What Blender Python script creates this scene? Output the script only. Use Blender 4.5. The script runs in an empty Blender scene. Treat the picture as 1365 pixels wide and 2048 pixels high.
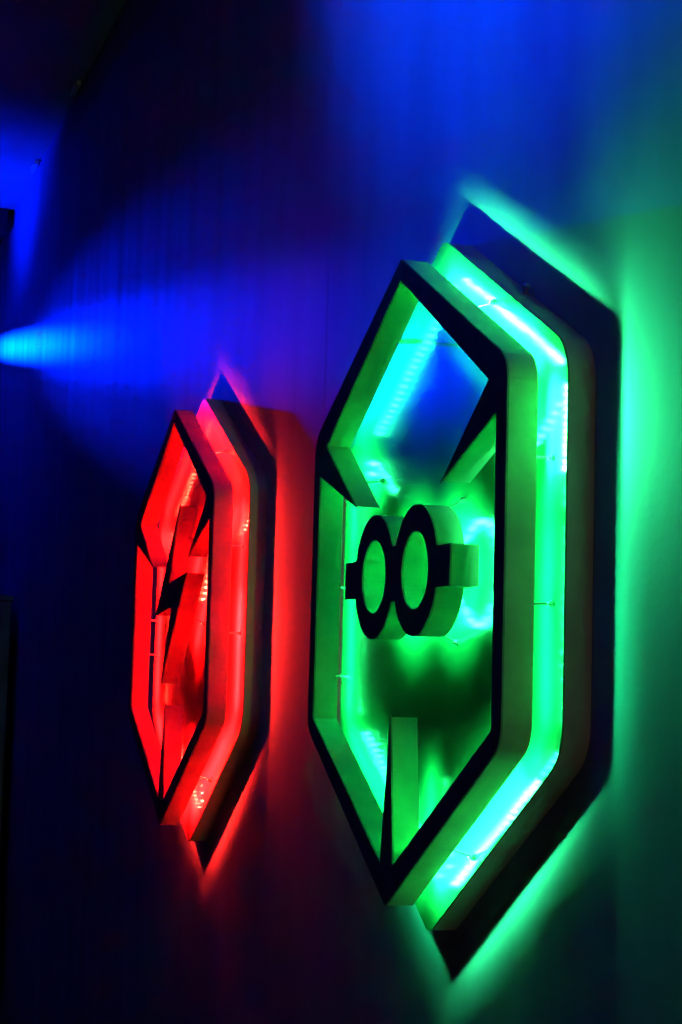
import bpy, bmesh, math, random
from mathutils import Vector, Matrix
from mathutils.geometry import tessellate_polygon

random.seed(7)
S = bpy.context.scene
C = S.collection
Z0 = 1.70                      # height of the sign centres above the floor

# ------------------------------------------------------------------ camera
cam_d = bpy.data.cameras.new('camera')
cam = bpy.data.objects.new('camera', cam_d); C.objects.link(cam); S.camera = cam
yaw, pitch, roll, fpx = 1.27535, 0.09762, 0.02777, 3748.467
fw = Vector((-math.sin(yaw)*math.cos(pitch), math.cos(yaw)*math.cos(pitch), math.sin(pitch)))
rt = fw.cross(Vector((0, 0, 1))).normalized(); up = rt.cross(fw)
r2 = math.cos(roll)*rt + math.sin(roll)*up
u2 = -math.sin(roll)*rt + math.cos(roll)*up
M = Matrix((r2, u2, -fw)).transposed().to_4x4()
M.translation = Vector((2.73937, -0.92084, Z0-0.18413))
cam.matrix_world = M
cam_d.sensor_fit = 'VERTICAL'; cam_d.sensor_height = 36.0; cam_d.sensor_width = 24.0
cam_d.lens = fpx*36.0/2048.0
cam_d.clip_start = 0.01; cam_d.clip_end = 100

# ------------------------------------------------------------------ world, lights, exposure
W = bpy.data.worlds.new('World'); S.world = W; W.use_nodes = True
W.node_tree.nodes['Background'].inputs[0].default_value = (0.10, 0.12, 0.30, 1)
W.node_tree.nodes['Background'].inputs[1].default_value = 0.004

def light(name, kind, loc, target, energy, color, scale=(1, 1, 1), **kw):
    d = bpy.data.lights.new(name, kind); d.energy = energy; d.color = color
    for k, v in kw.items(): setattr(d, k, v)
    o = bpy.data.objects.new(name, d); C.objects.link(o); o.location = loc; o.scale = scale
    o.rotation_euler = (Vector(target)-Vector(loc)).to_track_quat('-Z', 'Y').to_euler()
    return o

BLUE = (0.0, 0.010, 1.0)
# stage spot far down the wall, raking along it: wide spill, beam and hot centre
LAMP = (-9.8, -0.42, Z0+2.03)
light('stage_spot_spill', 'SPOT', LAMP, (-3.2, 0.0, Z0+1.12), 110, BLUE, scale=(1, .5, 1),
      spot_size=math.radians(56), spot_blend=1.0, shadow_soft_size=0.05)
light('stage_spot_beam', 'SPOT', LAMP, (-3.4, 0.11, Z0+0.97), 12500, (0.0, 0.010, 1.0), scale=(.62, .32, 1),
      spot_size=math.radians(9), spot_blend=1.0, shadow_soft_size=0.05)
light('stage_spot_field', 'SPOT', LAMP, (-3.0, 0.11, Z0+0.92), 3400, BLUE, scale=(.48, .85, 1),
      spot_size=math.radians(9.5), spot_blend=1.0, shadow_soft_size=0.05)
light('stage_spot_centre', 'SPOT', LAMP, (-5.6, 0.11, Z0+1.33), 85000, (0.0, 0.024, 1.0), scale=(1.3, .32, 1),
      spot_size=math.radians(4.4), spot_blend=1.0, shadow_soft_size=0.05)
# wash on the ceiling
light('ceiling_wash', 'SPOT', (-6.0, -0.75, Z0+1.0), (-5.75, -0.50, Z0+2.1), 380, BLUE,
      spot_size=math.radians(84), spot_blend=1.0, shadow_soft_size=0.1)
# wash from above the near sign
light('wall_wash', 'SPOT', (0.30, -2.30, Z0+2.02), (0.20, 0.11, Z0+1.78), 950, (0.0, 0.055, 1.0),
      spot_size=math.radians(58), spot_blend=1.0, shadow_soft_size=0.12)
# weak warm room light, far right, almost in the plane of the wall
light('room_lamp', 'POINT', (5.0, -0.10, Z0-0.15), (0, 0, Z0), 22, (1.0, 0.62, 0.42), shadow_soft_size=0.25)

S.view_settings.view_transform = 'Standard'; S.view_settings.look = 'None'
S.view_settings.exposure = 0; S.view_settings.gamma = 1
S.view_settings.use_curve_mapping = False
S.render.engine = 'CYCLES'
S.cycles.use_denoising = True
try: S.cycles.denoiser = 'OPENIMAGEDENOISE'
except Exception: pass
S.cycles.max_bounces = 8; S.cycles.diffuse_bounces = 5; S.cycles.glossy_bounces = 5
S.cycles.sample_clamp_indirect = 80.0
S.cycles.caustics_reflective = False; S.cycles.caustics_refractive = False
S.cycles.use_light_tree = True

# ------------------------------------------------------------------ materials
def mat(name, base, rough=0.5, spec=0.5, metal=0.0, noise=None, bump=None, coat=0.0, rnoise=None):
    m = bpy.data.materials.new(name); m.use_nodes = True
    nt = m.node_tree; b = nt.nodes['Principled BSDF']
    b.inputs['Base Color'].default_value = (*base, 1); b.inputs['Roughness'].default_value = rough
    b.inputs['Specular IOR Level'].default_value = spec; b.inputs['Metallic'].default_value = metal
    b.inputs['Coat Weight'].default_value = coat
    tc = nt.nodes.new('ShaderNodeTexCoord')
    def nz(scale, detail=4, stretch=(1, 1, 1)):
        mp = nt.nodes.new('ShaderNodeMapping'); mp.inputs['Scale'].default_value = stretch
        n = nt.nodes.new('ShaderNodeTexNoise'); n.inputs['Scale'].default_value = scale
        n.inputs['Detail'].default_value = detail
        nt.links.new(tc.outputs['Object'], mp.inputs[0]); nt.links.new(mp.outputs[0], n.inputs['Vector'])
        return n
    if noise:
        sc, amt = noise[:2]; st = noise[2] if len(noise) > 2 else (1, 1, 1)
        n = nz(sc, 5, st); r = nt.nodes.new('ShaderNodeValToRGB')
        r.color_ramp.elements[0].position = .3; r.color_ramp.elements[1].position = .7
        r.color_ramp.elements[0].color = (*[c*(1-amt) for c in base], 1)
        r.color_ramp.elements[1].color = (*[min(1, c*(1+amt)) for c in base], 1)
        nt.links.new(n.outputs['Fac'], r.inputs[0]); nt.links.new(r.outputs[0], b.inputs['Base Color'])
    if rnoise:
        n = nz(rnoise[0], 4, rnoise[3] if len(rnoise) > 3 else (1, 1, 1)); mr = nt.nodes.new('ShaderNodeMapRange')
        mr.inputs['To Min'].default_value = rnoise[1]; mr.inputs['To Max'].default_value = rnoise[2]
        nt.links.new(n.outputs['Fac'], mr.inputs['Value']); nt.links.new(mr.outputs[0], b.inputs['Roughness'])
    if bump:
        n = nz(bump[0], 4, bump[3] if len(bump) > 3 else (1, 1, 1)); bp = nt.nodes.new('ShaderNodeBump')
        bp.inputs['Strength'].default_value = bump[1]; bp.inputs['Distance'].default_value = bump[2]
        nt.links.new(n.outputs['Fac'], bp.inputs['Height']); nt.links.new(bp.outputs[0], b.inputs['Normal'])
    return m

def emit(name, col, strength):
    m = bpy.data.materials.new(name); m.use_nodes = True
    nt = m.node_tree; nt.nodes.clear()
    e = nt.nodes.new('ShaderNodeEmission'); o = nt.nodes.new('ShaderNodeOutputMaterial')
    e.inputs[0].default_value = (*col, 1); e.inputs[1].default_value = strength
    nt.links.new(e.outputs[0], o.inputs[0]); return m

m_wall = mat('wall_cloth', (0.34, 0.36, 0.56), 0.85, 0.15, noise=(7, .13, (1, 1, .25)), bump=(90, .35, .0014))
m_ceil = mat('ceiling_paint', (0.35, 0.35, 0.36), 0.8, 0.2, noise=(3, .15))
m_floor = mat('floor_dark', (0.05, 0.05, 0.05), 0.5, 0.4, noise=(8, .3))
m_beam = mat('beam_black', (0.03, 0.03, 0.034), 0.7, 0.3)
m_face = mat('face_black', (0.20, 0.20, 0.21), 0.6, 0.0, noise=(14, .2), bump=(160, .08, .0006))
m_ret = mat('return_grey', (0.43, 0.40, 0.34), 0.55, 0.25, noise=(16, .16), bump=(90, .12, .0008))
m_box = mat('box_side', (0.44, 0.40, 0.36), 0.6, 0.3, noise=(18, .14), bump=(90, .12, .0008))
m_panel_g = mat('panel_acrylic_lit_green', (0.022, 0.16, 0.070), 0.13, 0.42, noise=(5, .04), rnoise=(9, .15, .24))  # white acrylic; the green of the diode light is put into its base colour
m_panel_r = mat('panel_acrylic_lit_red', (0.66, 0.05, 0.11), 0.13, 0.6, noise=(5, .04), rnoise=(9, .09, .15))  # white acrylic too; the pink-red of the glow is put into its base colour
m_back = mat('channel_inside', (0.08, 0.08, 0.08), 0.7, 0.2)
m_tape = mat('led_tape', (0.12, 0.12, 0.12), 0.5, 0.3)
m_steel = mat('steel', (0.55, 0.55, 0.56), 0.28, 0.5, 1.0, rnoise=(60, .2, .4))
m_clip = mat('clip_white_plastic', (0.75, 0.75, 0.75), 0.4, 0.4, noise=(40, .08))
m_cab = mat('cabinet_grey', (0.34, 0.30, 0.34), 0.5, 0.4, noise=(7, .25))
LED = {'g': emit('diode_green', (0.012, 1.0, 0.22), 2000.0),
       'r': emit('diode_red', (1.0, 0.016, 0.008), 5600.0)}
LEDDIM = {'g': emit('diode_green_dim', (0.012, 1.0, 0.22), 1100.0),
          'r': emit('diode_red_dim', (1.0, 0.016, 0.008), 2600.0)}
LEDHOT = {'g': emit('diode_green_hot', (0.03, 1.0, 0.22), 4800.0),
          'r': emit('diode_red_hot', (1.0, 0.016, 0.008), 8000.0)}

# ------------------------------------------------------------------ mesh helpers
def obj(name, verts, faces, material, parent=None, smooth=False, mats=None, midx=None):
    me = bpy.data.meshes.new(name); me.from_pydata([tuple(v) for v in verts], [], faces)
    me.update()
    for m in (mats or [material]): me.materials.append(m)
    if midx:
        for f, i in zip(me.polygons, midx): f.material_index = i
    if smooth:
        for f in me.polygons: f.use_smooth = True
    o = bpy.data.objects.new(name, me); C.objects.link(o)
    if parent: o.parent = parent
    return o

def tag(o, label=None, cat=None, group=None, kind=None):
    for k, v in (('label', label), ('category', cat), ('group', group), ('kind', kind)):
        if v: o[k] = v
    return o

def empty(name, loc, parent=None):
    o = bpy.data.objects.new(name, None); C.objects.link(o); o.location = loc
    o.empty_display_size = 0.05
    if parent: o.parent = parent
    return o

def area(p): return sum(p[i][0]*p[(i+1) % len(p)][1]-p[(i+1) % len(p)][0]*p[i][1] for i in range(len(p)))/2
def ccw(p): return list(p) if area(p) > 0 else list(reversed(p))

def rounded(p, radii, n=8):
    """round each corner of polygon p (x,z) with its own radius"""
    out = []; N = len(p)
    for i in range(N):
        P = Vector(p[i]); A = Vector(p[i-1]); B = Vector(p[(i+1) % N]); r = radii[i]
        if r <= 0: out.append((P.x, P.y)); continue
        a = (A-P).normalized(); b = (B-P).normalized()
        ang = a.angle(b); t = r/math.tan(ang/2)
        s = P+a*t; e = P+b*t; c = P+(a+b).normalized()*(r/math.sin(ang/2))
        a0 = math.atan2(s.y-c.y, s.x-c.x); a1 = math.atan2(e.y-c.y, e.x-c.x)
        d = (a1-a0+math.pi) % (2*math.pi)-math.pi
        for k in range(n+1):
            q = a0+d*k/n; out.append((c.x+r*math.cos(q), c.y+r*math.sin(q)))
    return out

def offset(p, d):
    """miter offset; d>0 moves to the left of the travel direction"""
    N = len(p); out = []
    for i in range(N):
        P = Vector(p[i]); a = (P-Vector(p[i-1])).normalized(); b = (Vector(p[(i+1) % N])-P).normalized()
        na = Vector((-a.y, a.x)); nb = Vector((-b.y, b.x)); m = (na+nb)
        if m.length < 1e-6: m = na
        m.normalize(); k = max(m.dot(na), 0.12)
        q = P+m*(d/k); out.append((q.x, q.y))
    return out

def sheet(loops, y0, y1, sides=True):
    """plate between y0 (front) and y1: loops[0] outer, others holes"""
    V = []; F = []; base = []
    for L in loops:
        base.append(len(V)); V += [(x, y0, z) for x, z in L]
    n = len(V); V += [(x, y1, z) for x, y, z in V]
    tri = tessellate_polygon([[Vector((x, z, 0)) for x, z in L] for L in loops])
    for t in tri:
        a, b, c = t
        pa, pb, pc = V[a], V[b], V[c]
        s = (pb[0]-pa[0])*(pc[2]-pa[2])-(pc[0]-pa[0])*(pb[2]-pa[2])
        if s < 0: a, c = c, a
        F.append((a, b, c)); F.append((c+n, b+n, a+n))
    if sides:
        for L, b0 in zip(loops, base):
            k = len(L)
            for i in range(k):
                a, b = b0+i, b0+(i+1) % k
                F.append((a, a+n, b+n, b))
    return V, F

def fixnormals(o):
    bm = bmesh.new(); bm.from_mesh(o.data); bmesh.ops.recalc_face_normals(bm, faces=bm.faces)
    bm.to_mesh(o.data); bm.free(); return o

def ringwall(loop, inward, t, y0, y1):
    """thin wall standing along a loop between y0 and y1, thickness t towards the material"""
    o2 = offset(loop, inward*t)
    return sheet([loop, o2] if abs(area(loop)) > abs(area(o2)) else [o2, loop], y0, y1)

def tube(p0, p1, r, n=10, cap=True, r1=None):
    p0, p1 = Vector(p0), Vector(p1); d = (p1-p0).normalized()
    a = d.orthogonal().normalized(); b = d.cross(a); V = []; F = []
    for P, rr in ((p0, r), (p1, r if r1 is None else r1)):
        for i in range(n):
            q = 2*math.pi*i/n; V.append(P+a*rr*math.cos(q)+b*rr*math.sin(q))
    for i in range(n): F.append((i, (i+1) % n, n+(i+1) % n, n+i))
    if cap: F.append(tuple(reversed(range(n)))); F.append(tuple(range(n, 2*n)))
    return V, F

def join(parts):
    V = []; F = []
    for v, f in parts:
        k = len(V); V += list(v); F += [tuple(i+k for i in q) for q in f]
    return V, F

def box(x0, x1, y0, y1, z0, z1):
    V = [(x, y, z) for x in (x0, x1) for y in (y0, y1) for z in (z0, z1)]
    F = [(0, 1, 3, 2), (4, 6, 7, 5), (0, 4, 5, 1), (2, 3, 7, 6), (0, 2, 6, 4), (1, 5, 7, 3)]
    return V, F

def bevel(o, w, seg=2):
    bm = bmesh.new(); bm.from_mesh(o.data)
    bmesh.ops.recalc_face_normals(bm, faces=bm.faces)
    bmesh.ops.bevel(bm, geom=list(bm.edges), offset=w, segments=seg, affect='EDGES', profile=0.5)
    bm.to_mesh(o.data); bm.free(); return o

# ------------------------------------------------------------------ the setting
D, G, B = 0.04403, 0.02669, 0.04182
YP = D+G                        # panel face
YW = D+G+B                      # wall

def fold(x, z):
    """gentle hanging folds, growing towards the far end of the wall"""
    a = min(max((-x-1.0)/3.5, 0.0), 1.0)
    s = (math.sin(x*9.3+.4*math.sin(z*1.1))+.7*math.sin(x*17.1+1.3+.3*z)+.45*math.sin(x*31.0+2.1)
         + .35*math.sin(x*4.1+.7))
    flat = .00035*math.sin(x*23+z*.6)+.0003*math.sin(x*41+1.1)
    return a*.0006*s+flat*min(1, max(0, (z-.62)*2))

def wall_panel(x0, x1, dy, parent):
    nx = max(8, int((x1-x0)/0.02)); zs = [-Z0+i*(Z0+2.22)/26 for i in range(27)]
    V = []; F = []
    for z in zs:
        for i in range(nx+1):
            x = x0+(x1-x0)*i/nx; V.append((x, YW+dy-fold(x, z), Z0+z))
    for j in range(26):
        for i in range(nx):
            a = j*(nx+1)+i; F.append((a, a+1, a+nx+2, a+nx+1))
    # returned edges, so that the joint has depth (own vertices: a hard edge)
    for i0 in (0, nx):
        k = len(V)
        for j, z in enumerate(zs):
            p = V[j*(nx+1)+i0]; V.append(p); V.append((p[0], YW+.035, p[2]))
        for j in range(26):
            F.append((k+2*j, k+2*j+2, k+2*j+3, k+2*j+1))
    return obj('wall_panel', V, F, m_wall, parent, smooth=False)

wall = obj('wall', *box(-12, 3.2, YW+.04, YW+.14, 0, Z0+2.22), m_beam)
tag(wall, kind='structure')
cuts = [-12, -8.4, -5.9, -4.05, -2.307, -0.790, 0.95, 3.2]
for k in range(len(cuts)-1):
    pnl = wall_panel(cuts[k], cuts[k+1], [-.0010, -.0008, -.0006, -.0004, -.0002, 0.0, .0002][k], wall)
    for f in pnl.data.polygons: f.use_smooth = True

ceil = obj('ceiling', *box(-12, 3.2, -3.5, YW+.02, Z0+2.10, Z0+2.20), m_ceil); tag(ceil, kind='structure')
bm_ = obj('ceiling_beam', *box(-6.50, -6.18, -3.5, YW-.03, Z0+1.98, Z0+2.098), m_beam); bevel(bm_, .006)
tag(bm_, kind='structure')
floor = obj('floor', *box(-12, 3.2, -3.5, YW+.14, -0.1, -0.004), m_floor); tag(floor, kind='structure')

# ------------------------------------------------------------------ the signs
OUT = [(0, .5), (-.4538, .2684), (-.4538, -.2426), (0, -.5), (.4538, -.2426), (.4538, .2684)]
OUT = rounded(OUT, [.006, .050, .050, .004, .050, .050])
INN = [(0, .4668), (-.3867, .2497), (-.2079, .1282), (-.4185, .2014), (-.4225, -.2250), (-.0310, -.4382),
       (.002, -.2146), (.0290, -.4382), (.4205, -.2250), (.4165, .2014), (.2079, .1282), (.3867, .2497)]
PAN = [(0, .53805), (-.48983, .2856), (-.48983, -.25564), (0, -.54235), (.48983, -.25564), (.48983, .2856)]
PAN = rounded(PAN, [.045, .075, .075, .030, .075, .075], 10)
REC = 0.0090                     # how deep the diodes sit behind the rim

def led_strip(path, key, parent, hot=False, dim=False, spacing=.0182, y=None, chip=.0026, clips=True, tilt=0.0, out=(1, 0)):  # clips: baffles added between the diodes to cut grazing light
    """tape with small square diodes along a polyline, facing the panel"""
    y = D-REC+.0008 if y is None else y
    V = []; F = []; mi = []
    ph, ph2 = random.uniform(0, 6.28), random.uniform(0, 6.28)
    for a, b in zip(path[:-1], path[1:]):
        a, b = Vector(a), Vector(b); d = (b-a); L = d.length; d.normalize(); n = Vector((-d.y, d.x))
        cnt = max(1, int(L/spacing)); st = (L-(cnt-1)*spacing)/2
        wob = lambda t: a+d*t+n*(.0016*math.sin(t*31+ph)*min(1, L/.1))
        yy_ = lambda t: y+.0009*math.sin(t*23+ph2)*min(1, L/.1)
        m = max(1, int(L/.03)); h = .004
        for i in range(m+1):                                   # the tape follows a slightly uneven line
            t = L*i/m; k = len(V)
            for q in (wob(t)+n*h, wob(t)-n*h): V.append((q.x, yy_(t), q.y))
            if i: F.append((k-2, k-1, k+1, k)); mi.append(0)
        for i in range(cnt):
            t = st+i*spacing+random.uniform(-.0004, .0004); c = wob(t); y1 = yy_(t); k = len(V)
            sg = 1 if n.dot(Vector(out)) > 0 else -1; ct, sn = math.cos(tilt), math.sin(tilt)*sg
            for yy in (y1+.0006, y1+.0016):
                for e1, e2 in ((1, 1), (1, -1), (-1, -1), (-1, 1)):      # a loose piece of tape may lean outwards
                    q = c+d*chip*e1+n*chip*e2*ct; V.append((q.x, yy-chip*e2*sn, q.y))
            F.append((k+4, k+5, k+6, k+7)); mi.append(1)
            for j in range(4):
                F.append((k+j, k+(j+1) % 4, k+4+(j+1) % 4, k+4+j)); mi.append(0)
            for sgn in (() if not clips else (-1, 1) if i == 0 else (1,)):          # added baffle between two diodes, blocks light running along the strip
                c2 = wob(t+sgn*spacing/2); k = len(V); w = .0006; hh = .0062
                for yy in (y1, y1+(.0066 if key == 'r' else .0052)):
                    for q in (c2+d*w+n*hh, c2+d*w-n*hh, c2-d*w-n*hh, c2-d*w+n*hh): V.append((q.x, yy, q.y))
                F.append((k+4, k+5, k+6, k+7)); mi.append(0)
                for j in range(4):
                    F.append((k+j, k+(j+1) % 4, k+4+(j+1) % 4, k+4+j)); mi.append(0)
    return obj('led_strip', V, F, None, parent, mats=[m_tape, (LEDHOT if hot else LEDDIM if dim else LED)[key]], midx=mi)

def channel(part, outer, holes, parent, rec=REC):
    """built-up letter: black face, grey returns with a rim, recessed back"""
    outer = ccw(outer); holes = [list(reversed(ccw(h))) for h in holes]     # material lies left of travel
    loops = [outer]+holes
    e = empty(part, (0, 0, 0), parent)
    fixnormals(obj('face', *sheet([offset(l, -.0006) for l in loops], 0.0, .003), m_face, e))
    walls = []
    for l in loops: walls.append(ringwall(l, 1, .0024, .0031, D))
    fixnormals(obj('return', *join(walls), m_ret, e))
    inset = [offset(l, .0020) for l in loops]
    fixnormals(obj('back', *sheet(inset, D-rec-.002, D-rec), m_back, e))
    return e

def standoff(px, pz, fx, fz, parent):
    """pin from the rim of the letter to a nut on the panel"""
    e = empty('standoff', (0, 0, 0), parent)
    obj('rod', *tube((fx, D-.006, fz), (px, YP-.0005, pz), .0016, 8), m_steel, e, smooth=False)
    a = join([tube((px, YP-.0042, pz), (px, YP-.0002, pz), .0046, 6),
              tube((px, YP-.0080, pz), (px, YP-.0042, pz), .0026, 10)])
    obj('nut', *a, m_steel, e)
    return e

def sign(x, key, label):
    root = empty('hexagon_sign', (x, 0, Z0))
    tag(root, label, 'sign', 'hexagonal light-up signs on the wall')
    # back box: acrylic front sheet on a folded side
    bx = empty('back_box', (0, 0, 0), root)
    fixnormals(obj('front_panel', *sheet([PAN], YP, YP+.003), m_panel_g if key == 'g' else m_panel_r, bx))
    side = obj('side', *sheet([offset(ccw(PAN), .0008)], YP+.0031, YW-.0008), m_box, bx); fixnormals(side)
    fr = channel('frame', OUT, [INN], root)
    g = key == 'g'
    for i in (0, 1, 4, 8, 11):                           # folded corner joints of the returns
        jx, jz = INN[i]; obj('corner_joint', *tube((jx, .0045, jz), (jx, D-.001, jz), .0011, 8), m_ret, fr)
    for jx, jz in ((.4538, -.215), (.4538, .240)):
        obj('corner_joint', *tube((jx-.0004, .0045, jz), (jx-.0004, D-.001, jz), .0008, 8), m_ret, fr)
    for q in (-1, 1):
        h = q > 0
        yl = D-REC+.0008 if g or not h else D-.0030      # the near-side red strips sit closer to the rim
        led_strip([(q*.4355, -.222), (q*.4350, .060)], key, fr, h and not g, y=yl)
        if h:                                            # pieces that have come loose from the rim and lean out
            kw = dict(y=D+.0004 if g else D-.0035, clips=False, tilt=math.radians(42 if g else 8), spacing=.0100 if g else .0182)
            led_strip([(.4400, .120), (.4400, .245)], key, fr, g, out=(1, 0), **kw)
            led_strip([(.4350, .070), (.4350, .110)], key, fr, False)
            led_strip([(.425, -.2500), (.360, -.2870)], key, fr, False, y=D-.0060)
            if not g: led_strip([(.4400, -.080), (.4400, .020)], key, fr, False, out=(1, 0), **kw)
        else:
            led_strip([(q*.4350, .075), (q*.4340, .240)], key, fr, h, y=yl)
        led_strip([(q*.416, .2735), (q*.012, .4785)], key, fr, h and g, dim=not (h and g), y=D-REC+.0008)
        led_strip([(q*.430, -.2480), (q*.030, -.4650)], key, fr, h, y=D-.0070)
        led_strip([(q*.402, .228), (q*.285, .1635)], key, fr)
    led_strip([(-.001, -.455), (0.0, -.300)], key, fr, chip=.0022)
    return root, fr

green, gfr = sign(0.0, 'g', 'larger green-lit hexagonal sign with a pair of goggles inside its frame')
red, rfr = sign(-1.69712, 'r', 'smaller red-lit hexagonal sign with a lightning bolt, farther along the wall')
red.location.z = Z0-.003

# goggles
def goggles():
    n = 44; R = .0985; cx = .0985; zc = .0055; eh = .0295; ex = .250
    t = []
    a0 = math.asin(eh/R)
    pts = []
    # right ring from its ear up and over to the waist, then the left ring, the left ear, and back underneath
    w = math.acos(min(1, (cx-.0015)/R))
    def arc(c, q0, q1, k=26):
        return [(c+R*math.cos(q0+(q1-q0)*i/k), zc+R*math.sin(q0+(q1-q0)*i/k)) for i in range(k+1)]
    wz = math.acos((cx-.006)/R)
    pts += [(ex, zc-eh), (ex, zc+eh)]
    pts += arc(cx, a0, math.pi-wz*1.25)
    pts += arc(-cx, wz*1.25, math.pi-a0)
    pts += [(-ex, zc+eh), (-ex, zc-eh)]
    pts += arc(-cx, math.pi+a0, 2*math.pi-wz*1.25)
    pts += arc(cx, math.pi+wz*1.25, 2*math.pi-a0)
    holes = [[(s*cx+.0605*math.cos(2*math.pi*i/n), zc+.0590*math.sin(2*math.pi*i/n)) for i in range(n)] for s in (-1, 1)]
    e = channel('goggles', pts, holes, green, .0105)
    for s in (-1, 1):
        led_strip([(s*cx+.0795*math.cos(q), zc+.0795*math.sin(q)) for q in
                   [math.pi*2*i/20 for i in range(21)]], 'g', e, dim=True, spacing=.0088, y=D-.0097, clips=False)
    led_strip([(.205, zc), (.240, zc)], 'g', e, y=D-.0097); led_strip([(-.205, zc), (-.240, zc)], 'g', e, y=D-.0097)
    return e
goggles()

# lightning bolt
BOLT = [(.0959, .2552), (-.1448, .0038), (.0410, .0180), (-.0526, -.1646), (.1995, .0916), (.0014, .0749)]
bolt = channel('lightning_bolt', BOLT, [], red)
led_strip([(.060, .190), (-.085, .035)], 'r', bolt, chip=.0024)
led_strip([(.140, .070), (.005, -.075)], 'r', bolt, chip=.0024)

for px, pz, fx, fz in ((.224, .394, .205, .385), (-.279, .182, -.300, .178), (.117, .113, .112, .095), (.101, -.100, .098, -.086),
                       (.4552, -.056, .4400, -.056), (.4480, .139, .4400, .140), (-.199, .4094, -.199, .392), (-.440, .006, -.420, .006),
                       (.1848, -.4106, .170, -.398), (-.185, -.408, -.170, -.394), (-.440, -.150, -.420, -.150)):
    standoff(px, pz, fx, fz, green)
for px, pz, fx, fz in ((.257, .3726, .240, .366), (.097, -.021, .100, -.005), (.452, -.051, .440, -.051), (.219, -.381, .205, -.372),
                       (-.448, .002, -.422, .002), (-.450, -.087, -.424, -.087), (-.2253, .4085, -.215, .390), (.447, .139, .440, .139),
                       (-.29, .176, -.30, .18)):
    standoff(px, pz, fx, fz, red)

# fixing screws on the box sides
def screw(par, p, n, r=.006, l=.006):
    p = Vector(p); n = Vector(n).normalized()
    a = join([tube(p-n*.002, p+n*l*.55, r*.55, 10), tube(p+n*l*.55, p+n*l, r, 12), tube(p+n*l, p+n*l*1.35, r*.96, 12, True, r*.5)])
    return obj('screw', *a, m_steel, par, smooth=False)
nu = Vector((.2524, 0, .48983)).normalized()
screw(green, (.262, YW-.010, .538-.262*.5155-.001), nu, .0065, .012)
screw(green, (.30, YW-.014, -.542+.30*.5853+.004), Vector((.28, 0, -.49)), .004, .003)
screw(red, (.4885, YW-.007, -.04), (1, 0, 0), .004, .003)

# ------------------------------------------------------------------ small things at the far end
cab = empty('cabinet', (-5.62, -.14, 0))
tag(cab, 'dark low cabinet with a flat lid at the left edge', 'cabinet')
o = obj('body', *box(-.26, .255, -.22, .22, .03, Z0+.178), m_cab, cab); bevel(o, .006)
o = obj('lid', *box(-.27, .265, -.23, .23, Z0+.1805, Z0+.205), m_cab, cab); bevel(o, .005)
o = obj('plinth', *box(-.24, .235, -.20, .20, -.004, .029), m_beam, cab)
for i, (x, z) in enumerate(((-4.22, 2.088), (-5.36, 2.088))):
    c = empty('ceiling_clip', (x, YW-.02, Z0+z))
    tag(c, ['small pale clip under the ceiling edge, nearer of the two', 'small pale clip under the ceiling edge, farther of the two'][i],
        'clip', 'clips along the ceiling edge')
    o = obj('jaw', *box(-.075, .075, -.007, .010, -.008, .010), m_clip, c); bevel(o, .002)
    o = obj('lever', *box(-.03, .03, -.012, -.0075, -.006, .004), m_clip, c); bevel(o, .001)
